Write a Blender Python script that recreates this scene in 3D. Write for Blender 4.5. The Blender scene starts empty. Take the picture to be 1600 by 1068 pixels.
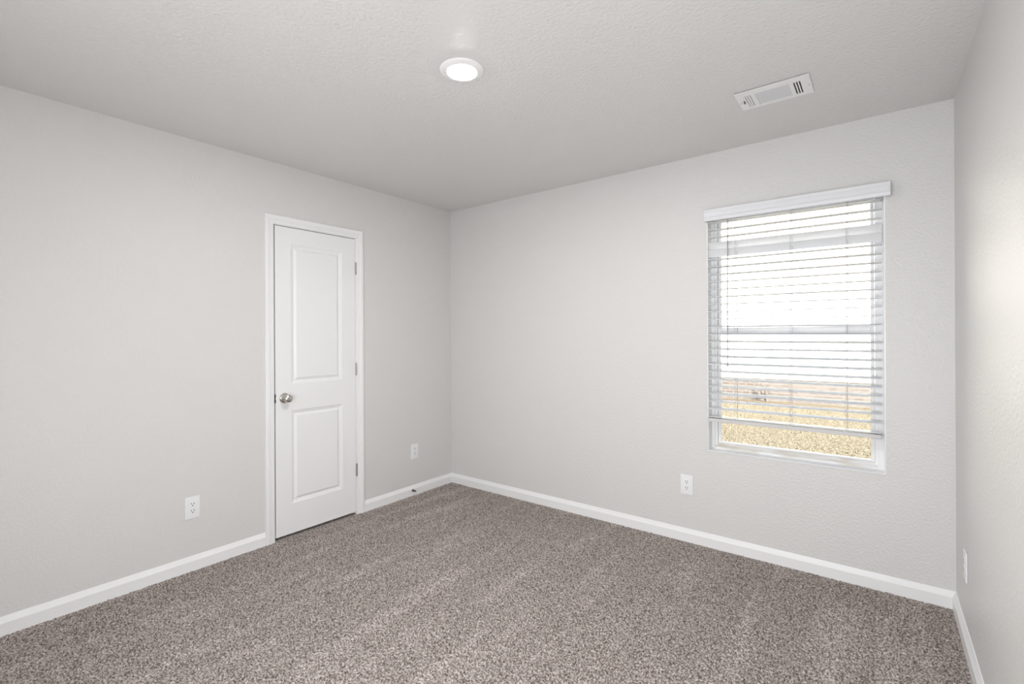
import bpy, bmesh, math, random
import numpy as np
from mathutils import Matrix, Vector

random.seed(4)
S = bpy.context.scene
COL = S.collection

# ------------------------------------------------------------------ camera
PX, YAW, ROLL = 752.94, 0.6578, -0.0050
cam_d = bpy.data.cameras.new('camera')
cam = bpy.data.objects.new('camera', cam_d)
COL.objects.link(cam)
cam_d.sensor_fit = 'HORIZONTAL'
cam_d.sensor_width = 36.0
cam_d.lens = PX * 36.0 / 1600.0
cam_d.shift_x = 0.9 / 1600.0
cam_d.shift_y = -9.1 / 1600.0
cam_d.clip_start = 0.02
cam_d.clip_end = 200
cam.matrix_world = (Matrix.Translation((3.1041, -3.1216, 1.314)) @ Matrix.Rotation(YAW, 4, 'Z')
                    @ Matrix.Rotation(math.pi / 2, 4, 'X') @ Matrix.Rotation(ROLL, 4, 'Z'))
S.camera = cam

# ------------------------------------------------------------------ sky, sun, added rear fill light, exposure
W = bpy.data.worlds.new('sky')
S.world = W
W.use_nodes = True
wn = W.node_tree
wn.nodes.clear()
w_out = wn.nodes.new('ShaderNodeOutputWorld')
w_bg = wn.nodes.new('ShaderNodeBackground')
w_sky = wn.nodes.new('ShaderNodeTexSky')
w_sky.sky_type = 'NISHITA'
w_sky.sun_disc = False
w_sky.sun_elevation = math.radians(18.6)
w_sky.sun_rotation = math.radians(135)
w_sky.air_density = 1.0
w_sky.dust_density = 2.0
w_bg.inputs['Strength'].default_value = 0.40
wn.links.new(w_sky.outputs[0], w_bg.inputs[0])
wn.links.new(w_bg.outputs[0], w_out.inputs[0])

sun_d = bpy.data.lights.new('sun', 'SUN')
sun_d.energy = 24.0
sun_d.angle = math.radians(1.0)
sun_d.color = (1.0, 0.95, 0.88)
sun = bpy.data.objects.new('sun', sun_d)
COL.objects.link(sun)
sun.location = (6, -8, 9)
# low sun from behind this house and to the right: it lights the neighbour's wall and the lawn
sun.rotation_euler = Vector((-0.67, 0.67, -0.32)).to_track_quat('-Z', 'Y').to_euler()

# added area light that brightens the room, set in a made-up window behind the camera
WIN2 = (1.75, 3.25, 0.40, 1.65)
day_d = bpy.data.lights.new('rear_fill_light', 'AREA')
day_d.shape = 'RECTANGLE'
day_d.size = WIN2[1] - WIN2[0] - 0.06
day_d.size_y = WIN2[3] - WIN2[2] - 0.06
day_d.energy = 52.0
day_d.color = (0.94, 0.965, 1.0)
day = bpy.data.objects.new('rear_fill_light', day_d)
COL.objects.link(day)
day.location = ((WIN2[0] + WIN2[1]) / 2, -3.738, (WIN2[2] + WIN2[3]) / 2)
day.rotation_euler = (math.pi / 2, 0, 0)

LAMP_STRENGTH = 520.0
S.view_settings.view_transform = 'Standard'
S.view_settings.look = 'None'
S.view_settings.gamma = 1.0
S.view_settings.use_curve_mapping = False
S.view_settings.exposure = -0.04

# ------------------------------------------------------------------ materials
def lin(r, g, b):
    f = lambda c: (c / 255 / 12.92) if c / 255 <= 0.04045 else ((c / 255 + 0.055) / 1.055) ** 2.4
    return (f(r), f(g), f(b), 1.0)


def mat(name, color, rough=0.5, metal=0.0, spec=0.5):
    m = bpy.data.materials.new(name)
    m.use_nodes = True
    b = m.node_tree.nodes['Principled BSDF']
    b.inputs['Base Color'].default_value = color
    b.inputs['Roughness'].default_value = rough
    b.inputs['Metallic'].default_value = metal
    b.inputs['Specular IOR Level'].default_value = spec
    return m


def N(m, kind, **kw):
    n = m.node_tree.nodes.new(kind)
    for k, v in kw.items():
        setattr(n, k, v)
    return n


def bumped(m, scale, strength, dist, detail=2.0, rough_noise=0.5):
    L = m.node_tree.links
    tc = N(m, 'ShaderNodeTexCoord')
    no = N(m, 'ShaderNodeTexNoise')
    no.inputs['Scale'].default_value = scale
    no.inputs['Detail'].default_value = detail
    no.inputs['Roughness'].default_value = rough_noise
    bu = N(m, 'ShaderNodeBump')
    bu.inputs['Strength'].default_value = strength
    bu.inputs['Distance'].default_value = dist
    L.new(tc.outputs['Object'], no.inputs['Vector'])
    L.new(no.outputs['Fac'], bu.inputs['Height'])
    L.new(bu.outputs['Normal'], m.node_tree.nodes['Principled BSDF'].inputs['Normal'])
    return no


M_WALL = mat('wall_paint', (0.72, 0.71, 0.697, 1), 0.42)
bumped(M_WALL, 85, 0.9, 0.0030, 2.5)
M_CEIL = mat('ceiling_paint', (0.755, 0.745, 0.73, 1), 0.42)
bumped(M_CEIL, 70, 1.0, 0.0034, 2.5)
M_TRIM = mat('white_trim_paint', (0.89, 0.89, 0.89, 1), 0.32)
M_DOOR = mat('white_door_paint', (0.88, 0.88, 0.885, 1), 0.30)
bumped(M_DOOR, 220, 0.12, 0.0006)
M_VINYL = mat('white_vinyl', (0.90, 0.90, 0.905, 1), 0.35)
M_SLAT = mat('white_blind_slat', (0.89, 0.895, 0.91, 1), 0.38)
_t = N(M_SLAT, 'ShaderNodeBsdfTranslucent')
_t.inputs[0].default_value = (0.85, 0.84, 0.80, 1)
_m = N(M_SLAT, 'ShaderNodeMixShader')
_m.inputs[0].default_value = 0.12
_out = M_SLAT.node_tree.nodes['Material Output']
M_SLAT.node_tree.links.new(M_SLAT.node_tree.nodes['Principled BSDF'].outputs[0], _m.inputs[1])
M_SLAT.node_tree.links.new(_t.outputs[0], _m.inputs[2])
M_SLAT.node_tree.links.new(_m.outputs[0], _out.inputs[0])
M_VALANCE = mat('white_valance', (0.80, 0.805, 0.83, 1), 0.38)
M_RAIL = mat('pale_grey_rail', (0.66, 0.65, 0.645, 1), 0.45)
M_CORD = mat('grey_cord', (0.45, 0.45, 0.46, 1), 0.8)
M_WAND = mat('clear_grey_wand', (0.42, 0.43, 0.45, 1), 0.25)
M_PLATE = mat('white_plastic', (0.88, 0.88, 0.89, 1), 0.3)
M_SLOT = mat('dark_slot', (0.03, 0.03, 0.032, 1), 0.7)
M_NICKEL = mat('satin_nickel', (0.60, 0.57, 0.53, 1), 0.27, 1.0)
M_HINGE = mat('dull_nickel', (0.44, 0.41, 0.38, 1), 0.38, 1.0)
M_LATCH = mat('black_latch', (0.02, 0.019, 0.018, 1), 0.5, 0.3)
M_STEEL = mat('dark_steel', (0.16, 0.15, 0.14, 1), 0.4, 1.0)
M_RUBBER = mat('white_rubber', (0.80, 0.79, 0.77, 1), 0.6)
M_VENT = mat('white_enamel', (0.92, 0.915, 0.91, 1), 0.4)
M_VENTFIN = mat('grey_louver', (0.66, 0.66, 0.67, 1), 0.5)
M_DUCT = mat('dark_duct', (0.06, 0.06, 0.06, 1), 0.8)

# sill: white vinyl with brownish water stains
M_SILL = mat('stained_white_sill', (0.86, 0.86, 0.86, 1), 0.35)
_L = M_SILL.node_tree.links
_tc = N(M_SILL, 'ShaderNodeTexCoord')
_mp = N(M_SILL, 'ShaderNodeMapping')
_mp.inputs['Scale'].default_value = (5, 22, 22)
_no = N(M_SILL, 'ShaderNodeTexNoise')
_no.inputs['Scale'].default_value = 1.0
_no.inputs['Detail'].default_value = 5
_cr = N(M_SILL, 'ShaderNodeValToRGB')
_cr.color_ramp.elements[0].position = 0.47
_cr.color_ramp.elements[0].color = (0.86, 0.86, 0.86, 1)
_cr.color_ramp.elements[1].position = 0.72
_cr.color_ramp.elements[1].color = (0.62, 0.56, 0.46, 1)
_L.new(_tc.outputs['Object'], _mp.inputs['Vector'])
_L.new(_mp.outputs['Vector'], _no.inputs['Vector'])
_L.new(_no.outputs['Fac'], _cr.inputs['Fac'])
_L.new(_cr.outputs['Color'], M_SILL.node_tree.nodes['Principled BSDF'].inputs['Base Color'])

# thin window glass: mostly clear, a faint mirror at grazing angles
M_GLASS = bpy.data.materials.new('window_glass')
M_GLASS.use_nodes = True
nt = M_GLASS.node_tree
nt.nodes.clear()
_o = nt.nodes.new('ShaderNodeOutputMaterial')
_mx = nt.nodes.new('ShaderNodeMixShader')
_tr = nt.nodes.new('ShaderNodeBsdfTransparent')
_tr.inputs[0].default_value = (0.95, 0.97, 0.96, 1)
_gl = nt.nodes.new('ShaderNodeBsdfGlossy')
_gl.inputs['Roughness'].default_value = 0.02
_fr = nt.nodes.new('ShaderNodeFresnel')
_fr.inputs['IOR'].default_value = 1.15
nt.links.new(_fr.outputs[0], _mx.inputs[0])
nt.links.new(_tr.outputs[0], _mx.inputs[1])
nt.links.new(_gl.outputs[0], _mx.inputs[2])
nt.links.new(_mx.outputs[0], _o.inputs[0])

# lamp lens gives off the light of the ceiling lamp
M_LENS = bpy.data.materials.new('lit_lamp_lens')
M_LENS.use_nodes = True
_b = M_LENS.node_tree.nodes['Principled BSDF']
_b.inputs['Base Color'].default_value = (0.9, 0.9, 0.88, 1)
_b.inputs['Emission Color'].default_value = (1.0, 0.985, 0.965, 1)
_b.inputs['Emission Strength'].default_value = LAMP_STRENGTH

# carpet: two tone twisted yarn, vacuum tracks where the pile leans the other way
M_CARPET = mat('twist_pile_carpet', (0.3, 0.26, 0.24, 1), 0.95, 0, 0.1)
_L = M_CARPET.node_tree.links
_tc = N(M_CARPET, 'ShaderNodeTexCoord')
_n1 = N(M_CARPET, 'ShaderNodeTexNoise')
_n1.inputs['Scale'].default_value = 145
_n1.inputs['Detail'].default_value = 2
_r1 = N(M_CARPET, 'ShaderNodeValToRGB')
_e = _r1.color_ramp.elements
_e[0].position = 0.36
_e[0].color = (0.130, 0.100, 0.084, 1)
_e[1].position = 0.66
_e[1].color = (0.64, 0.585, 0.55, 1)
_e2 = _r1.color_ramp.elements.new(0.50)
_e2.color = (0.405, 0.354, 0.325, 1)
_n2 = N(M_CARPET, 'ShaderNodeTexNoise')
_n2.inputs['Scale'].default_value = 1.0
_n2.inputs['Detail'].default_value = 3
_mp = N(M_CARPET, 'ShaderNodeMapping')
_mp.inputs['Scale'].default_value = (7.0, 0.8, 1)
_r2 = N(M_CARPET, 'ShaderNodeValToRGB')
_r2.color_ramp.elements[0].position = 0.52
_r2.color_ramp.elements[0].color = (0.93, 0.93, 0.93, 1)
_r2.color_ramp.elements[1].position = 0.68
_r2.color_ramp.elements[1].color = (1.13, 1.13, 1.145, 1)
_mm = N(M_CARPET, 'ShaderNodeMix', data_type='RGBA', blend_type='MULTIPLY')
_mm.inputs['Factor'].default_value = 1.0
_L.new(_tc.outputs['Object'], _n1.inputs['Vector'])
_L.new(_n1.outputs['Fac'], _r1.inputs['Fac'])
_L.new(_tc.outputs['Object'], _mp.inputs['Vector'])
_L.new(_mp.outputs['Vector'], _n2.inputs['Vector'])
_L.new(_n2.outputs['Fac'], _r2.inputs['Fac'])
_L.new(_r1.outputs['Color'], _mm.inputs[6])
_L.new(_r2.outputs['Color'], _mm.inputs[7])
_pb = M_CARPET.node_tree.nodes['Principled BSDF']
_L.new(_mm.outputs[2], _pb.inputs['Base Color'])
_bu = N(M_CARPET, 'ShaderNodeBump')
_bu.inputs['Strength'].default_value = 0.6
_bu.inputs['Distance'].default_value = 0.004
_n3 = N(M_CARPET, 'ShaderNodeTexNoise')
_n3.inputs['Scale'].default_value = 260
_n3.inputs['Detail'].default_value = 2
_L.new(_tc.outputs['Object'], _n3.inputs['Vector'])
_L.new(_n3.outputs['Fac'], _bu.inputs['Height'])
_L.new(_bu.outputs['Normal'], _pb.inputs['Normal'])

# outdoors
M_SIDING = mat('white_siding', (0.86, 0.85, 0.84, 1), 0.55)
M_ROOF = mat('grey_shingle', (0.12, 0.115, 0.11, 1), 0.9)
M_EDGE = mat('brown_edging', (0.13, 0.098, 0.075, 1), 0.9)
M_TWIG = mat('dark_twig', (0.035, 0.03, 0.022, 1), 0.9)
M_LEAF = mat('dark_leaf', (0.035, 0.042, 0.02, 1), 0.8)
M_BRICK = mat('pale_brick', (0.5, 0.4, 0.36, 1), 0.9)
_L = M_BRICK.node_tree.links
_tc = N(M_BRICK, 'ShaderNodeTexCoord')
_mp = N(M_BRICK, 'ShaderNodeMapping')
_mp.inputs['Rotation'].default_value = (math.pi / 2, 0, 0)
_br = N(M_BRICK, 'ShaderNodeTexBrick')
_br.inputs['Scale'].default_value = 1.0
_br.inputs['Brick Width'].default_value = 0.21
_br.inputs['Row Height'].default_value = 0.075
_br.inputs['Mortar Size'].default_value = 0.010
_br.inputs['Color1'].default_value = (0.092, 0.077, 0.072, 1)
_br.inputs['Color2'].default_value = (0.124, 0.108, 0.103, 1)
_br.inputs['Mortar'].default_value = (0.16, 0.15, 0.145, 1)
_L.new(_tc.outputs['Object'], _mp.inputs['Vector'])
_L.new(_mp.outputs['Vector'], _br.inputs['Vector'])
_L.new(_br.outputs['Color'], M_BRICK.node_tree.nodes['Principled BSDF'].inputs['Base Color'])
M_LAWN = mat('dormant_lawn', (0.3, 0.25, 0.15, 1), 0.95, 0, 0.1)
_L = M_LAWN.node_tree.links
_tc = N(M_LAWN, 'ShaderNodeTexCoord')
_n1 = N(M_LAWN, 'ShaderNodeTexNoise')
_n1.inputs['Scale'].default_value = 26
_n1.inputs['Detail'].default_value = 5
_r1 = N(M_LAWN, 'ShaderNodeValToRGB')
_e = _r1.color_ramp.elements
_e[0].position = 0.35
_e[0].color = (0.036, 0.039, 0.020, 1)
_e[1].position = 0.55
_e[1].color = (0.270, 0.236, 0.182, 1)
_x = _e.new(0.44)
_x.color = (0.168, 0.138, 0.097, 1)
_L.new(_tc.outputs['Object'], _n1.inputs['Vector'])
_L.new(_n1.outputs['Fac'], _r1.inputs['Fac'])
_L.new(_r1.outputs['Color'], M_LAWN.node_tree.nodes['Principled BSDF'].inputs['Base Color'])


# ------------------------------------------------------------------ mesh helpers
def box(bm, x0, x1, y0, y1, z0, z1, bevel=0.0, seg=2):
    vs = [bm.verts.new(p) for p in ((x0, y0, z0), (x1, y0, z0), (x1, y1, z0), (x0, y1, z0),
                                    (x0, y0, z1), (x1, y0, z1), (x1, y1, z1), (x0, y1, z1))]
    fs = [bm.faces.new([vs[i] for i in q]) for q in ((3, 2, 1, 0), (4, 5, 6, 7), (0, 1, 5, 4),
                                                     (1, 2, 6, 5), (2, 3, 7, 6), (3, 0, 4, 7))]
    if bevel > 0:
        es = list({e for f in fs for e in f.edges})
        bmesh.ops.bevel(bm, geom=es, offset=bevel, segments=seg, affect='EDGES', profile=0.6, clamp_overlap=True)


def loft(bm, loops, closed_loop=True, caps=True):
    """loops: rows of points with equal counts, joined row to row."""
    rows = [[bm.verts.new(p) for p in r] for r in loops]
    n = len(rows[0])
    for a, b in zip(rows, rows[1:]):
        for i in range(n if closed_loop else n - 1):
            j = (i + 1) % n
            bm.faces.new((a[i], a[j], b[j], b[i]))
    if caps and closed_loop:
        bm.faces.new(list(reversed(rows[0])))
        bm.faces.new(rows[-1])


def lathe(bm, prof, center, axis='Z', seg=32, cap=True):
    """prof: (radius, height) pairs along the axis."""
    c = Vector(center)
    loops = []
    for r, h in prof:
        row = []
        for i in range(seg):
            a = 2 * math.pi * i / seg
            u, v = r * math.cos(a), r * math.sin(a)
            row.append(c + {'Z': Vector((u, v, h)), 'X': Vector((h, u, v)), 'Y': Vector((u, h, v))}[axis])
        loops.append(row)
    loft(bm, loops, True, cap)


def tube(bm, pts, r, seg=8):
    pts = [Vector(p) for p in pts]
    loops = []
    for i, p in enumerate(pts):
        d = (pts[min(i + 1, len(pts) - 1)] - pts[max(i - 1, 0)]).normalized()
        a = d.cross(Vector((0.31, 0.2, 0.93)) if abs(d.z) < 0.9 else Vector((1, 0, 0))).normalized()
        b = d.cross(a)
        rr = r[i] if isinstance(r, (list, tuple)) else r
        loops.append([p + a * rr * math.cos(2 * math.pi * k / seg) + b * rr * math.sin(2 * math.pi * k / seg)
                      for k in range(seg)])
    loft(bm, loops)


def sharp_smooth(me, angle=14):
    me.polygons.foreach_set('use_smooth', [True] * len(me.polygons))
    try:
        me.set_sharp_from_angle(angle=math.radians(angle))
    except Exception:
        pass


def obj(name, bm, m, parent=None, smooth=True, origin=None):
    bmesh.ops.recalc_face_normals(bm, faces=bm.faces)
    me = bpy.data.meshes.new(name)
    if origin is not None:
        bmesh.ops.translate(bm, verts=bm.verts, vec=-Vector(origin))
    bm.to_mesh(me)
    bm.free()
    if smooth:
        sharp_smooth(me)
    for mm in (m if isinstance(m, (list, tuple)) else [m]):
        me.materials.append(mm)
    o = bpy.data.objects.new(name, me)
    COL.objects.link(o)
    if origin is not None:
        o.location = origin
    if parent is not None:
        o.parent = parent
    return o


def struct(o, label=None):
    o['kind'] = 'structure'
    if label:
        o['label'] = label
        o['category'] = o.name.split('_')[0].split('.')[0]
    return o


def thing(name, label, cat, loc, rotz=0.0, group=None):
    o = bpy.data.objects.new(name, None)
    o.empty_display_size = 0.05
    COL.objects.link(o)
    o.location = loc
    o.rotation_euler = (0, 0, rotz)
    o['label'] = label
    o['category'] = cat
    if group:
        o['group'] = group
    return o


def tag(o, label, cat, group=None, kind=None):
    o['label'] = label
    o['category'] = cat
    if group:
        o['group'] = group
    if kind:
        o['kind'] = kind
    return o


# ------------------------------------------------------------------ room dimensions
H = 2.44
RW = 3.3744                # right wall at the far corner
RA = 0.0077                # it opens out a little towards the camera
YF = -3.70                 # wall behind the camera
rx = lambda y: RW - math.tan(RA) * y
OX0, OX1, OZ0, OZ1 = 2.2325, 3.1115, 0.594, 2.080      # window opening
DY0, DY1, DZ1 = -1.617, -0.978, 2.060                  # rough opening of the door

# ------------------------------------------------------------------ shell
bm = bmesh.new()
box(bm, -0.10, 0, YF, DY0, -0.06, H)
box(bm, -0.10, 0, DY1, 0, -0.06, H)
box(bm, -0.10, 0, DY0, DY1, DZ1, H)
box(bm, -0.16, -0.10, YF, 0, -0.06, H)
struct(obj('wall_left', bm, M_WALL), 'light greige left wall with the white closet door')

bm = bmesh.new()
box(bm, -0.16, OX0, 0, 0.14, -0.06, H)
box(bm, OX1, RW + 0.16, 0, 0.14, -0.06, H)
box(bm, OX0, OX1, 0, 0.14, -0.06, OZ0)
box(bm, OX0, OX1, 0, 0.14, OZ1, H)
struct(obj('wall_back', bm, M_WALL), 'light greige far wall with the window and blind')

bm = bmesh.new()
vs = [(RW, 0), (rx(YF), YF), (rx(YF) + 0.14, YF), (RW + 0.14, 0)]
loft(bm, [[(x, y, -0.06) for x, y in vs], [(x, y, H) for x, y in vs]])
struct(obj('wall_right', bm, M_WALL), 'light greige right wall close to the viewer')

bm = bmesh.new()
box(bm, -0.16, WIN2[0], YF - 0.14, YF, -0.06, H)
box(bm, WIN2[1], rx(YF) + 0.14, YF - 0.14, YF, -0.06, H)
box(bm, WIN2[0], WIN2[1], YF - 0.14, YF, -0.06, WIN2[2])
box(bm, WIN2[0], WIN2[1], YF - 0.14, YF, WIN2[3], H)
struct(obj('wall_front', bm, M_WALL), 'light greige wall behind the camera')

bm = bmesh.new()
fr = 0.045  # made-up window, out of view, added as a housing for the fill light
for a in ((WIN2[0], WIN2[0] + fr, WIN2[2], WIN2[3]), (WIN2[1] - fr, WIN2[1], WIN2[2], WIN2[3]),
          (WIN2[0] + fr, WIN2[1] - fr, WIN2[2], WIN2[2] + fr), (WIN2[0] + fr, WIN2[1] - fr, WIN2[3] - fr, WIN2[3])):
    box(bm, a[0], a[1], YF - 0.12, YF - 0.06, a[2], a[3], 0.003)
win2 = struct(obj('window_added', bm, M_VINYL), 'made-up white vinyl window behind the camera, added to hold the fill light')
bm = bmesh.new()
box(bm, WIN2[0] + 0.004, WIN2[1] - 0.004, YF - 0.050, YF - 0.047, WIN2[2] + 0.004, WIN2[3] - 0.004)
obj('added_roller_shade', bm, M_TRIM, win2)  # added opaque shade, closes the made-up window behind the fill light

bm = bmesh.new()
box(bm, -0.16, rx(YF) + 0.14, YF - 0.14, 0.14, H, H + 0.12)
struct(obj('ceiling', bm, M_CEIL), 'light greige textured ceiling')

# carpet: a fine mesh whose height follows the twisted tufts
st = 0.0041
xs = np.arange(-0.10, rx(YF) + 0.02, st)
ys = np.arange(YF, 0.0 + st * 0.5, st)
nx, ny = len(xs), len(ys)
rng = np.random.default_rng(7)


def band(lx, ly):
    f = np.fft.rfft2(rng.standard_normal((ny, nx)))
    ky = np.fft.fftfreq(ny, st)[:, None]
    kx = np.fft.rfftfreq(nx, st)[None, :]
    f *= np.exp(-2 * (math.pi ** 2) * ((kx * lx) ** 2 + (ky * ly) ** 2))
    f *= 1 - np.exp(-2 * (math.pi ** 2) * ((kx * lx * 3) ** 2 + (ky * ly * 3) ** 2))
    g = np.fft.irfft2(f, s=(ny, nx))
    return g / g.std()


hgt = 0.0026 * band(0.0023, 0.0023) + 0.0014 * band(0.0036, 0.0036)
GX, GY = np.meshgrid(xs, ys)
hgt = np.clip(hgt, -0.009, 0.0060) - 0.0025
edge = np.minimum(np.minimum(GX - 0.012, -GY - 0.012), RW - 0.012 - GX)
hgt *= np.clip(0.45 + edge / 0.08, 0.45, 1.0)
co = np.stack([GX + rng.normal(0, 0.0009, GX.shape), GY + rng.normal(0, 0.0009, GX.shape), hgt], -1).astype(np.float32)
co[-1, :, 1] = 0.0
idx = np.arange(nx * ny).reshape(ny, nx)
quad = np.stack([idx[:-1, :-1], idx[:-1, 1:], idx[1:, 1:], idx[1:, :-1]], -1).reshape(-1, 4).astype(np.int32)
me = bpy.data.meshes.new('floor')
me.vertices.add(nx * ny)
me.vertices.foreach_set('co', co.ravel())
me.loops.add(quad.size)
me.loops.foreach_set('vertex_index', quad.ravel())
me.polygons.add(len(quad))
me.polygons.foreach_set('loop_start', np.arange(0, quad.size, 4, dtype=np.int32))
me.polygons.foreach_set('use_smooth', np.ones(len(quad), dtype=bool))
me.update(calc_edges=True)
me.materials.append(M_CARPET)
fl = bpy.data.objects.new('floor', me)
COL.objects.link(fl)
struct(fl, 'brown grey twist pile carpet covering the floor')

# baseboards
BP = [(0.0, -0.04), (0.0150, -0.04), (0.0150, 0.0545), (0.0138, 0.0565), (0.0050, 0.0745), (0.0030, 0.0795), (0.0, 0.0810)]


def baseboard(name, runs, label):
    bm = bmesh.new()
    for A, B, inA, inB, nrm in runs:
        # nrm: into the room; inA / inB: how far each end is pulled in per unit of thickness (mitre)
        A, B, n = Vector(A), Vector(B), Vector(nrm)
        d = (B - A).normalized()
        loft(bm, [[(*(A + n * t + d * t * inA), z) for t, z in BP], [(*(B + n * t - d * t * inB), z) for t, z in BP]])
    return struct(obj(name, bm, M_TRIM), label)


baseboard('baseboard_left', [((0, YF), (0, -1.664), 0, 0, (1, 0)), ((0, -0.936), (0, 0), 0, 1, (1, 0))],
          'white baseboard along the left wall on both sides of the door')
baseboard('baseboard_back', [((0, 0), (RW, 0), 1, 1, (0, -1))], 'white baseboard along the window wall')
rn = Vector((-math.cos(RA), -math.sin(RA)))
baseboard('baseboard_right', [((RW, 0), (rx(YF), YF), 1, 0, rn)], 'white baseboard along the right wall')

# door casing (mitred) and jamb
CP = [(0.0, 0.0), (0.0, 0.008), (0.003, 0.0095), (0.015, 0.0098), (0.0165, 0.0125), (0.025, 0.0128), (0.027, 0.0150), (0.034, 0.0175),
      (0.050, 0.0178), (0.0545, 0.0160), (0.0565, 0.0125), (0.0565, 0.0)]
CY0, CY1, CZ = -1.6065, -0.9925, 2.047
bm = bmesh.new()
loft(bm, [[(t, CY0 - w, -0.03), (t, CY0 - w, CZ + w), (t, CY1 + w, CZ + w), (t, CY1 + w, -0.03)] for w, t in CP],
     closed_loop=False)
for s, c in ((-1, CY0), (1, CY1)):
    bm.faces.new([bm.verts.new((t, c + s * w, -0.03)) for w, t in CP])
casing = struct(obj('trim_1', bm, M_TRIM), 'white moulded casing around the closet door')
casing['category'] = 'door casing'
bm = bmesh.new()
JI0, JI1, JIZ = -1.6015, -0.9965, 2.0425
box(bm, -0.099, 0.0, DY0 + 0.0005, JI0, -0.03, DZ1 - 0.0005)
box(bm, -0.099, 0.0, JI1, DY1 - 0.0005, -0.03, DZ1 - 0.0005)
box(bm, -0.099, 0.0, JI0, JI1, JIZ, DZ1 - 0.0005)
box(bm, -0.075, -0.040, JI0, JI0 + 0.011, -0.03, JIZ)
box(bm, -0.075, -0.040, JI1 - 0.011, JI1, -0.03, JIZ)
box(bm, -0.075, -0.040, JI0 + 0.011, JI1 - 0.011, JIZ - 0.011, JIZ)
obj('door_jamb', bm, M_TRIM, casing)

# ------------------------------------------------------------------ door
door = bpy.data.objects.new('door_1', None)
COL.objects.link(door)
door.location = (0, -0.9985, 0)
struct(door, 'white two-panel closet door with a satin nickel knob')


def child(name, bm, m, parent, **k):
    o = obj(name, bm, m, **k)
    bpy.context.view_layer.update()
    o.parent = parent
    o.matrix_parent_inverse = parent.matrix_world.inverted()
    return o


SY0, SY1, SZ0, SZ1 = -1.5945, -0.9990, 0.0180, 2.0378
pan = [(-1.489, -1.109, 0.215, 0.830), (-1.489, -1.109, 1.006, 1.928)]
FX, BX = -0.0005, -0.0355
bm = bmesh.new()
gy = [SY0, -1.489, -1.109, SY1]
gz = [SZ0, 0.215, 0.830, 1.006, 1.928, SZ1]
gv = {}
for i, y in enumerate(gy):
    for j, z in enumerate(gz):
        gv[i, j] = bm.verts.new((FX, y, z))
for i in range(3):
    for j in range(5):
        if i == 1 and j in (1, 3):
            continue
        bm.faces.new((gv[i, j], gv[i + 1, j], gv[i + 1, j + 1], gv[i, j + 1]))
DP = [(0.0, 0.0), (0.0022, -0.0030), (0.006, -0.0042), (0.018, -0.0098), (0.0225, -0.0108), (0.0255, -0.0100),
      (0.0375, -0.0030), (0.040, -0.0022)]
for (a, b, c, d), (j0, j1) in zip(pan, ((1, 2), (3, 4))):
    prev = [gv[1, j0], gv[2, j0], gv[2, j1], gv[1, j1]]
    for off, dep in DP[1:]:
        cur = [bm.verts.new((FX + dep, y, z)) for y, z in ((a + off, c + off), (b - off, c + off), (b - off, d - off), (a + off, d - off))]
        for k in range(4):
            bm.faces.new((prev[k], prev[(k + 1) % 4], cur[(k + 1) % 4], cur[k]))
        prev = cur
    bm.faces.new(prev)
rim = [gv[i, 0] for i in range(4)] + [gv[3, j] for j in range(1, 6)] + [gv[i, 5] for i in (2, 1, 0)] + [gv[0, j] for j in (4, 3, 2, 1)]
back = [bm.verts.new((BX, v.co.y, v.co.z)) for v in rim]
for k in range(len(rim)):
    q = (k + 1) % len(rim)
    bm.faces.new((rim[k], rim[q], back[q], back[k]))
bm.faces.new(back)
child('door_slab', bm, M_DOOR, door)

KY, KZ = -1.5345, 0.9165
bm = bmesh.new()
lathe(bm, [(0.0005, 0.0), (0.0335, 0.0), (0.0335, 0.0025), (0.0315, 0.0050), (0.0270, 0.0085), (0.0180, 0.0110), (0.0125, 0.0130),
           (0.0115, 0.0160), (0.0110, 0.0260), (0.0140, 0.0290), (0.0205, 0.0325), (0.0250, 0.0385), (0.0268, 0.0455),
           (0.0262, 0.0530), (0.0225, 0.0600), (0.0150, 0.0645), (0.0060, 0.0662), (0.0004, 0.0664)], (FX, KY, KZ), 'X', 40)
kn = child('door_knob', bm, M_NICKEL, door)
kn['label'] = 'satin nickel round knob on a round rose'
bm = bmesh.new()
box(bm, -0.030, 0.0008, SY0 - 0.0040, SY0 + 0.0016, KZ - 0.026, KZ - 0.004)
box(bm, -0.030, 0.0008, SY0 - 0.0040, SY0 + 0.0016, KZ + 0.004, KZ + 0.030)
box(bm, -0.030, -0.0010, SY0 - 0.0030, SY0 - 0.0001, KZ - 0.005, KZ + 0.005)
lp = child('latch_plate', bm, M_LATCH, door)
lp['label'] = 'dark metal latch plate'
for z in (1.820, 1.0745, 0.3275):
    bm = bmesh.new()
    yk = -0.9962
    for k in range(5):
        z0 = z - 0.0445 + k * 0.0178
        lathe(bm, [(0.0056, z0), (0.0062, z0 + 0.0008), (0.0062, z0 + 0.0170), (0.0056, z0 + 0.0178)], (0.0062, yk, 0), 'Z', 16)
    lathe(bm, [(0.0040, z + 0.0445), (0.0045, z + 0.0465), (0.0025, z + 0.0485)], (0.0062, yk, 0), 'Z', 12)
    box(bm, -0.020, 0.0035, yk - 0.0011, yk + 0.0011, z - 0.0445, z + 0.0445)
    hg = child('hinge', bm, M_HINGE, door)
    hg['label'] = 'dull nickel butt hinge'

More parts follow.
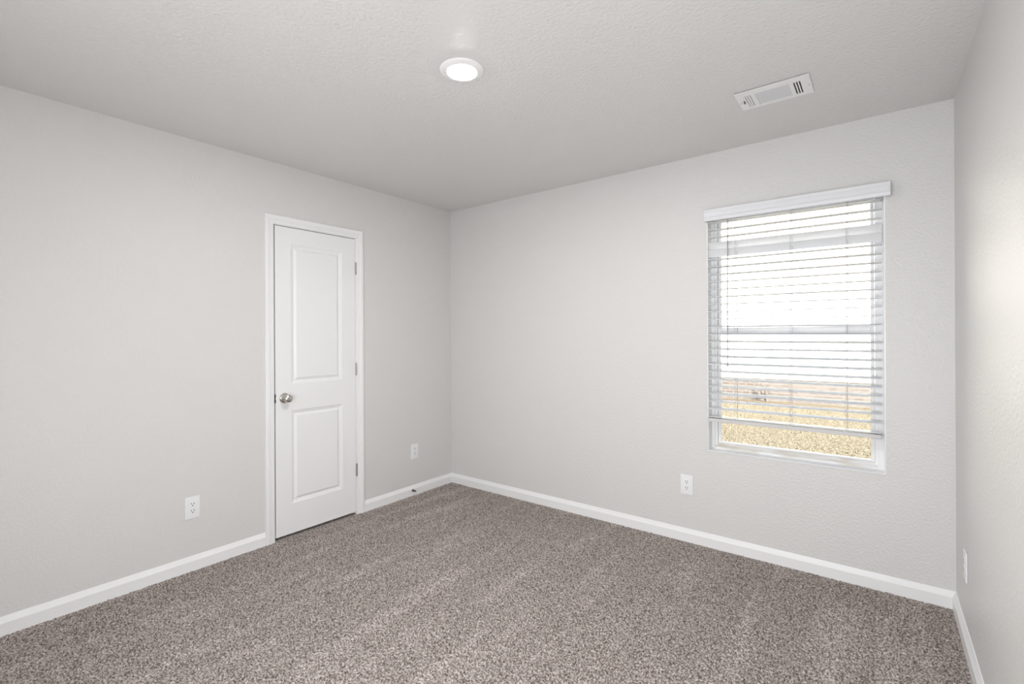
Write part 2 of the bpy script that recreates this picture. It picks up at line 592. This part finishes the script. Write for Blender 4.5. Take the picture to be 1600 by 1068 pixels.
# ------------------------------------------------------------------ window
win = bpy.data.objects.new('window_1', None)
COL.objects.link(win)
win.location = (OX0, 0, OZ0)
struct(win, 'white single hung window with a raised view of the dry lawn')
E = 0.0004
bm = bmesh.new()
box(bm, OX0 + E, OX0 + 0.006, 0.0015, 0.139, OZ0 + 0.006, OZ1 - E)
box(bm, OX1 - 0.006, OX1 - E, 0.0015, 0.139, OZ0 + 0.006, OZ1 - E)
box(bm, OX0 + 0.006, OX1 - 0.006, 0.0015, 0.139, OZ1 - 0.006, OZ1 - E)
child('window_jamb', bm, M_TRIM, win)
bm = bmesh.new()
box(bm, OX0 + E, OX1 - E, -0.0015, 0.139, OZ0 + E, OZ0 + 0.006, 0.0015)
sl = child('window_sill', bm, M_TRIM, win)
# outer frame with stepped track
A0, A1, B0, B1 = OX0 + 0.006, OX1 - 0.006, OZ0 + 0.006, OZ1 - 0.006
FI0, FI1, FB, FT = 2.2715, 3.0660, 0.6330, 2.0480
bm = bmesh.new()
for (yy0, yy1, g) in ((0.070, 0.134, 0.0), (0.082, 0.134, 0.013)):
    a0, a1 = A0 + g, A1 - g
    box(bm, A0, FI0 - 0.013 + g, yy0, yy1, B0, B1, 0.0015)
    box(bm, FI1 + 0.013 - g, A1, yy0, yy1, B0, B1, 0.0015)
    box(bm, FI0 - 0.013 + g, FI1 + 0.013 - g, yy0, yy1, FT + 0.013 - g, B1, 0.0015)
child('window_frame', bm, M_VINYL, win)
bm = bmesh.new()
q = [(0.070, B0), (0.070, B0 + 0.014), (0.078, B0 + 0.018), (0.092, FB), (0.134, FB), (0.134, B0)]
loft(bm, [[(FI0 - 0.0128, y, z) for y, z in q], [(FI1 + 0.0128, y, z) for y, z in q]])
sf = child('frame_track', bm, M_SILL, win)
sf['label'] = 'sloped bottom track of the frame with brownish water stains'
GX0, GX1 = 2.2900, 3.0485


def sash(name, y0, y1, z0, z1, gz0, gz1, gasket=True):
    bm = bmesh.new()
    box(bm, FI0 + 0.001, GX0, y0, y1, z0, z1, 0.0018)
    box(bm, GX1, FI1 - 0.001, y0, y1, z0, z1, 0.0018)
    box(bm, GX0, GX1, y0, y1, z0, gz0, 0.0018)
    box(bm, GX0, GX1, y0, y1, gz1, z1, 0.0018)
    s = child(name, bm, M_VINYL, win)
    bm = bmesh.new()
    ym = (y0 + y1) / 2
    box(bm, GX0 - 0.004, GX1 + 0.004, ym - 0.002, ym + 0.002, gz0 - 0.004, gz1 + 0.004)
    p = obj('glass_pane', bm, M_GLASS, smooth=False)
    p.parent = s
    bpy.context.view_layer.update()
    p.matrix_parent_inverse = s.matrix_world.inverted()
    return s


sash('lower_sash', 0.094, 0.112, FB + 0.001, 1.3600, 0.6440, 1.3150)
sash('upper_sash', 0.1135, 0.1315, 1.3220, FT - 0.001, 1.3600, 2.0330)

# ------------------------------------------------------------------ blind
blind = thing('window_blind', 'white two inch slat blind hanging in the window, raised off the sill', 'blind', (2.672, 0.0, 2.015))
TILT = Matrix.Translation((2.672, 0.02, 2.03)) @ Matrix.Rotation(0.0046, 4, 'Y') @ Matrix.Translation((-2.672, -0.02, -2.03))


def hang(name, bm, m, swing=True, **k):
    if swing:
        bmesh.ops.transform(bm, matrix=TILT, verts=bm.verts)
    return child(name, bm, m, blind, **k)


BX0, BX1, BYC = 2.2385, 3.0985, 0.0235
# valance with a moulded face and short returns
VP = [(-0.016, 2.0120), (-0.036, 2.0120), (-0.042, 2.0160), (-0.0445, 2.0280), (-0.0435, 2.0330), (-0.0480, 2.0390), (-0.0490, 2.0560),
      (-0.0480, 2.0640), (-0.0505, 2.0680), (-0.0515, 2.0780), (-0.0490, 2.0830), (-0.038, 2.0840), (-0.036, 2.0800), (-0.036, 2.0200),
      (-0.016, 2.0200)]
VP = VP[1:-1]
bm = bmesh.new()
loft(bm, [[(2.2305, y, z) for y, z in VP], [(3.1340, y, z) for y, z in VP]])
box(bm, 2.2305, 2.2385, -0.0372, -0.0006, 2.0135, 2.0820)
box(bm, 3.1260, 3.1340, -0.0372, -0.0006, 2.0135, 2.0820)
v_ = child('valance', bm, M_VALANCE, blind)
v_['label'] = 'moulded white valance across the top of the blind'
bm = bmesh.new()
box(bm, 2.2400, 3.1035, -0.004, 0.050, 2.0400, 2.0720, 0.002)
child('headrail', bm, M_VALANCE, blind)


def slat_bm(zc, tilt=0.0, depth=0.050, th=0.0028, dx=0.0):
    bm = bmesh.new()
    n = 6
    up, lo = [], []
    for i in range(n + 1):
        s = -0.5 + i / n
        cz = 0.0016 * (1 - 4 * s * s)
        up.append((s * depth, cz + th / 2))
        lo.append((s * depth, cz - th / 2))
    prof = lo + up[::-1]
    c, s_ = math.cos(tilt), math.sin(tilt)
    pr = [(BYC + y * c - z * s_, zc + y * s_ + z * c) for y, z in prof]
    loft(bm, [[(BX0 + dx, y, z) for y, z in pr], [(BX1 + dx, y, z) for y, z in pr]])
    return bm


Z0, PITCH = 2.0098, 0.04602
zs = []
for k in range(26):
    z = Z0 - PITCH * k
    t = (-0.03 if k <= 12 else 0.09 if k == 13 else 0.18) + random.uniform(-0.025, 0.025)
    if k == 3:
        z, t = Z0 - PITCH * 3 - 0.006, -0.93
    if k == 4:
        z, t = Z0 - PITCH * 4 - 0.006, -0.98
    zs.append(z)
    hang('slat', slat_bm(z, t, dx=random.uniform(-0.0012, 0.0012)), M_SLAT)
hang('slat', slat_bm(0.8065, 0.02), M_SLAT)
bm = bmesh.new()
box(bm, BX0 - 0.001, BX1 + 0.001, BYC - 0.0255, BYC + 0.0255, 0.7765, 0.7985, 0.004)
br = hang('bottom_rail', bm, M_RAIL)
br['label'] = 'pale grey solid bottom rail'
CX = (2.3985, 2.6890, 2.9490)
for cx in CX:
    bm = bmesh.new()
    for yy, off in ((BYC - 0.0272, 0.0), (BYC + 0.0272, 0.003)):
        tube(bm, [(cx + off, yy, 2.0405), (cx + off, yy, 1.40), (cx + off, yy, 0.790)], 0.0009, 6)
    for z in zs:
        tube(bm, [(cx, BYC - 0.0272, z - 0.003), (cx, BYC + 0.0272, z - 0.003)], 0.0006, 5)
    tube(bm, [(cx + 0.006, BYC, 2.0405), (cx + 0.006, BYC, 0.800)], 0.0009, 6)
    hang('ladder_cord', bm, M_CORD)
    bm = bmesh.new()
    pts = [(cx - 0.012 + 0.003 * i, BYC - 0.0275 - 0.0008 * math.sin(i), 0.7965 + 0.0022 * math.sin(i * 1.1)) for i in range(9)]
    tube(bm, pts, 0.0019, 6)
    hang('cord_knot', bm, M_SLAT)
bm = bmesh.new()
tube(bm, [(2.360, -0.0085, 2.044), (2.3600, -0.0140, 2.000), (2.3600, -0.0150, 1.60), (2.3600, -0.0150, 1.126)], 0.0036, 8)
lathe(bm, [(0.0036, 1.122), (0.0052, 1.124), (0.0052, 1.136), (0.0036, 1.139)], (2.3600, -0.0150, 0), 'Z', 10)
wd = hang('tilt_wand', bm, M_WAND)
wd['label'] = 'thin grey tilt wand hanging at the left'

# ------------------------------------------------------------------ ceiling lamp
LX, LY = 1.6960, -1.6320
lamp = thing('recessed_light', 'round white recessed ceiling light, switched on', 'ceiling light', (LX, LY, H))
bm = bmesh.new()
lathe(bm, [(0.0930, -0.0003), (0.0935, -0.0020), (0.0900, -0.0050), (0.0830, -0.0075), (0.0740, -0.0095), (0.0640, -0.0108), (0.0622, -0.0100), (0.0622, -0.0003), (0.0930, -0.0003)],
      (LX, LY, H), 'Z', 64, cap=False)
child('trim_ring', bm, M_VENT, lamp)
bm = bmesh.new()
lathe(bm, [(0.0618, -0.0060), (0.0617, -0.0108), (0.0580, -0.0120), (0.0450, -0.0123), (0.0200, -0.0125), (0.0005, -0.0126)],
      (LX, LY, H), 'Z', 64, cap=True)
ln = child('lamp_lens', bm, M_LENS, lamp)
ln['label'] = 'glowing white lens'

# ------------------------------------------------------------------ ceiling register
VX0, VX1, VY0, VY1 = 2.5555, 2.8535, -0.6985, -0.5045
vent = thing('ceiling_vent', 'white metal air register with side slots on the ceiling above the window', 'air vent', ((VX0 + VX1) / 2, (VY0 + VY1) / 2, H))
CX0, CX1, CY_0, CY_1 = 2.634, 2.7725, -0.6560, -0.5300
ls = [(2.5890 + k * 0.0105, 2.5935 + k * 0.0105) for k in range(3)]
rs = [(2.7890 + k * 0.0108, 2.7950 + k * 0.0108) for k in range(3)]
holes = ls + [(CX0, CX1)] + rs
zt, zb = H - 0.0045, H - 0.0070
bm = bmesh.new()
box(bm, VX0, VX1, VY0, CY_0, zb, zt)
box(bm, VX0, VX1, CY_1, VY1, zb, zt)
cur = VX0
for a, b in holes:
    box(bm, cur, a, CY_0, CY_1, zb, zt)
    cur = b
box(bm, cur, VX1, CY_0, CY_1, zb, zt)
# turned-up rim
box(bm, VX0 - 0.0012, VX0, VY0, VY1, zb, H - 0.0012)
box(bm, VX1, VX1 + 0.0012, VY0, VY1, zb, H - 0.0012)
box(bm, VX0 - 0.0012, VX1 + 0.0012, VY1, VY1 + 0.0012, zb, H - 0.0005)
box(bm, VX0 - 0.0012, VX1 + 0.0012, VY0 - 0.0012, VY0, zb, zt)
child('face_plate', bm, M_VENT, vent, smooth=False)
bm = bmesh.new()
box(bm, 2.580, 2.828, CY_0 - 0.010, CY_1 + 0.010, H - 0.0012, H - 0.0004)
bp = child('duct_opening', bm, M_DUCT, vent, smooth=False)
bp['label'] = 'dark duct behind the slots'
bm = bmesh.new()
n = 17
for i in range(n):
    y = CY_0 + (CY_1 - CY_0) * (i + 0.5) / n
    loft(bm, [[(x, y + 0.0026, zb + 0.0004), (x, y + 0.0020, zb + 0.0004), (x, y - 0.0034, H - 0.0016), (x, y - 0.0028, H - 0.0016)] for x in (CX0, CX1)])
child('louver', bm, M_VENTFIN, vent, smooth=False)
for a, b in ls:
    bm = bmesh.new()
    loft(bm, [[(a + 0.0002, y, zb + 0.0004), (a + 0.0010, y, zb + 0.0004), (b - 0.0002, y, H - 0.0016), (b - 0.0010, y, H - 0.0016)] for y in (CY_0, CY_1)])
    child('vane', bm, M_VENTFIN, vent, smooth=False)
for a, b in rs:
    bm = bmesh.new()
    loft(bm, [[(b - 0.0002, y, zb + 0.0004), (b - 0.0010, y, zb + 0.0004), (b + 0.0002, y, H - 0.0016), (b + 0.0010, y, H - 0.0016)] for y in (CY_0, CY_1)])
    child('vane', bm, M_VENTFIN, vent, smooth=False)
bm = bmesh.new()
box(bm, 2.5770, 2.5815, -0.6085, -0.5850, zb - 0.0060, zb + 0.0005, 0.001)
lv = child('damper_lever', bm, M_STEEL, vent)
lv['label'] = 'dark damper lever'
for x, y in ((2.5630, -0.5910), (2.8445, -0.5940)):
    bm = bmesh.new()
    lathe(bm, [(0.0034, zb + 0.0003), (0.0032, zb - 0.0006), (0.0018, zb - 0.0012), (0.0003, zb - 0.0014)], (x, y, 0), 'Z', 14)
    child('screw', bm, M_HINGE, vent)


# ------------------------------------------------------------------ wall outlets (built facing +x at the origin)
def outlet_bm():
    pw, ph, pt = 0.0385, 0.0620, 0.0060
    b1 = bmesh.new()
    box(b1, 0.0004, pt, -pw, pw, -ph, ph, 0.0022, 3)
    faces, slots = [], []
    for s in (1, -1):
        b2 = bmesh.new()
        zc = s * 0.0195
        n = 28
        ring = []
        for i in range(n):
            a = 2 * math.pi * i / n
            y, z = 0.0172 * math.cos(a), 0.0172 * math.sin(a)
            ring.append((y, max(-0.0142, min(0.0142, z))))
        loft(b2, [[(x, y * k, zc + z * k) for y, z in ring] for x, k in ((0.0055, 1.0), (0.0077, 1.0), (0.0082, 0.96))])
        b3 = bmesh.new()
        for y, h in ((-0.0064, 0.0038), (0.0064, 0.0046)):
            box(b3, 0.0078, 0.00835, y - 0.0015, y + 0.0015, zc + 0.0042 - h, zc + 0.0042 + h)
        lathe(b3, [(0.0031, 0.0078), (0.0031, 0.00835)], (0, 0, zc - 0.0072), 'X', 14)
        faces.append(b2)
        slots.append(b3)
    b4 = bmesh.new()
    lathe(b4, [(0.0032, 0.0058), (0.0030, 0.0068), (0.0010, 0.0074)], (0, 0, 0), 'X', 14)
    return b1, faces, slots, b4


def make_outlet(label, loc, rotz):
    t = thing('wall_outlet', label, 'outlet', (0, 0, 0), 0, 'duplex wall outlets')
    b1, fs, ss, b4 = outlet_bm()
    obj('cover_plate', b1, M_PLATE, t)
    for b2, b3 in zip(fs, ss):
        r = obj('receptacle', b2, M_PLATE, t)
        sl_ = obj('socket_slots', b3, M_SLOT, r, smooth=False)
        sl_['label'] = 'dark slots and ground hole'
    obj('screw', b4, M_PLATE, t)
    t.location = loc
    t.rotation_euler = (0, 0, rotz)
    return t


def copy_thing(src, label, loc, rotz):
    c = src.copy()
    COL.objects.link(c)
    c['label'] = label
    c.location = loc
    c.rotation_euler = (0, 0, rotz)
    for ch in list(src.children):
        d = ch.copy()
        COL.objects.link(d)
        d.parent = c
        for g in list(ch.children):
            e = g.copy()
            COL.objects.link(e)
            e.parent = d
    return c


o1 = make_outlet('white duplex outlet on the left wall, to the left of the door', (0, -2.0698, 0.3540), 0)
copy_thing(o1, 'white duplex outlet between the door and the room corner, above the door stop', (0, -0.4380, 0.3600), 0)
copy_thing(o1, 'white duplex outlet on the far wall, left below the window', (2.1048, 0, 0.3600), -math.pi / 2)
copy_thing(o1, 'white duplex outlet on the right wall near the corner, right of the window', (rx(-0.335), -0.335, 0.3350), math.pi - RA * -1)

# ------------------------------------------------------------------ door stop on the baseboard
stop = thing('door_stop', 'dark metal door stop with white tip on the baseboard right of the door', 'door stop', (0.015, -0.468, 0.043))
bm = bmesh.new()
lathe(bm, [(0.0004, 0.0152), (0.0110, 0.0152), (0.0110, 0.0168), (0.0080, 0.0185), (0.0060, 0.0200)], (0, -0.468, 0.043), 'X', 20)
child('base', bm, M_STEEL, stop)
bm = bmesh.new()
pts, turns = [], 11
for i in range(turns * 10 + 1):
    f = i / (turns * 10)
    r = 0.0062 - 0.0012 * f
    a = 2 * math.pi * turns * f
    pts.append((0.019 + 0.042 * f, -0.468 + r * math.cos(a), 0.043 + r * math.sin(a)))
tube(bm, pts, 0.0017, 6)
child('spring', bm, M_STEEL, stop)
bm = bmesh.new()
lathe(bm, [(0.0050, 0.0590), (0.0072, 0.0600), (0.0074, 0.0700), (0.0060, 0.0728), (0.0004, 0.0735)], (0, -0.468, 0.043), 'X', 20)
tp = child('tip', bm, M_RUBBER, stop)
tp['label'] = 'white rubber tip'

# ------------------------------------------------------------------ outdoors
GZ = -0.45
bm = bmesh.new()
box(bm, -40, 45, 0.30, 60, GZ - 0.2, GZ)
lawn = struct(obj('ground', bm, M_LAWN, smooth=False), 'dry straw coloured lawn outside the window')
# dormant grass blades, where the window looks down on them
rg = np.random.default_rng(3)
nb = 60000
bxy = np.stack([rg.uniform(-1.2, 3.6, nb), rg.uniform(3.2, 10.3, nb)], -1)
ang = rg.uniform(0, 2 * math.pi, nb)
bh = rg.uniform(0.008, 0.030, nb)
ln_ = rg.uniform(0.01, 0.035, nb)
wv = 0.0028
v = np.zeros((nb, 3, 3), np.float32)
dx, dy = np.cos(ang), np.sin(ang)
v[:, 0] = np.stack([bxy[:, 0] - dy * wv, bxy[:, 1] + dx * wv, np.full(nb, GZ)], -1)
v[:, 1] = np.stack([bxy[:, 0] + dy * wv, bxy[:, 1] - dx * wv, np.full(nb, GZ)], -1)
v[:, 2] = np.stack([bxy[:, 0] + dx * ln_, bxy[:, 1] + dy * ln_, GZ + bh], -1)
me = bpy.data.meshes.new('grass')
me.from_pydata(v.reshape(-1, 3).tolist(), [], np.arange(nb * 3).reshape(-1, 3).tolist())
M_BLADE = mat('straw_blade', (0.25, 0.218, 0.166, 1), 0.9, 0, 0.1)
me.materials.append(M_BLADE)
gr = bpy.data.objects.new('grass', me)
COL.objects.link(gr)
tag(gr, 'dry straw coloured grass blades on the lawn outside', 'grass', kind='stuff')

HY, HX0, HX1 = 11.3, -7.0, 9.0
house = thing('neighbour_house', 'white sided house with a pale brick base across the lawn', 'house', ((HX0 + HX1) / 2, HY, GZ))
bm = bmesh.new()
box(bm, HX0, HX1, HY, HY + 8, GZ - 0.1, 0.14)
child('foundation', bm, M_BRICK, house, smooth=False)
bm = bmesh.new()
lap = 0.18
z = 0.14
prof = []
while z < 6.0:
    prof += [(HY - 0.030, z), (HY - 0.008, z + lap)]
    z += lap
prof += [(HY + 8, z), (HY + 8, 0.14)]
loft(bm, [[(HX0 - 0.02, y, zz) for y, zz in prof], [(HX1 + 0.02, y, zz) for y, zz in prof]])
child('siding', bm, M_SIDING, house, smooth=False)
bm = bmesh.new()
rp = [(HY - 0.4, z + 0.0), (HY + 4, z + 2.4), (HY + 8.4, z + 0.0), (HY + 8.4, z + 0.12), (HY + 4, z + 2.55), (HY - 0.4, z + 0.15)]
loft(bm, [[(HX0 - 0.4, y, zz) for y, zz in rp], [(HX1 + 0.4, y, zz) for y, zz in rp]])
child('roof', bm, M_ROOF, house, smooth=False)

bm = bmesh.new()
tube(bm, [(-3.0, 10.9, GZ + 0.012), (0.0, 10.85, GZ + 0.015), (1.2, 10.75, GZ + 0.012), (2.6, 10.55, GZ + 0.015), (4.5, 10.5, GZ + 0.012)], 0.014, 6)
tag(obj('garden_edging', bm, M_EDGE), 'thin brown garden edging along the base of the neighbouring house', 'edging')

shrub = thing('bare_shrub', 'small dark twiggy shrub in front of the brick base of the house', 'shrub', (0.62, 11.05, GZ))
bm = bmesh.new()
tips = []
rb = random.Random(11)
for i in range(7):
    a = rb.uniform(0, 6.28)
    p = Vector((0.62, 11.05, GZ - 0.01))
    pts, rad = [p.copy()], [0.008]
    d = Vector((0.25 * math.cos(a), 0.2 * math.sin(a), 1)).normalized()
    for k in range(5):
        p = p + d * rb.uniform(0.06, 0.12)
        d = (d + Vector((rb.uniform(-.5, .5), rb.uniform(-.3, .3), rb.uniform(-.2, .2)))).normalized()
        pts.append(p.copy())
        rad.append(0.007 - 0.001 * k)
    tube(bm, pts, rad, 5)
    tips += pts[2:]
child('branches', bm, M_TWIG, shrub)
bm = bmesh.new()
for t in tips:
    for k in range(3):
        c = t + Vector((rb.uniform(-.03, .03), rb.uniform(-.03, .03), rb.uniform(-.03, .03)))
        a = rb.uniform(0, 6.28)
        u = Vector((math.cos(a), math.sin(a), rb.uniform(-.4, .4))) * 0.022
        w_ = Vector((-math.sin(a), math.cos(a), rb.uniform(-.4, .4))) * 0.009
        bm.faces.new([bm.verts.new(c - u), bm.verts.new(c + w_), bm.verts.new(c + u), bm.verts.new(c - w_)])
lf = child('leaves', bm, M_LEAF, shrub, smooth=False)
lf['kind'] = 'stuff'
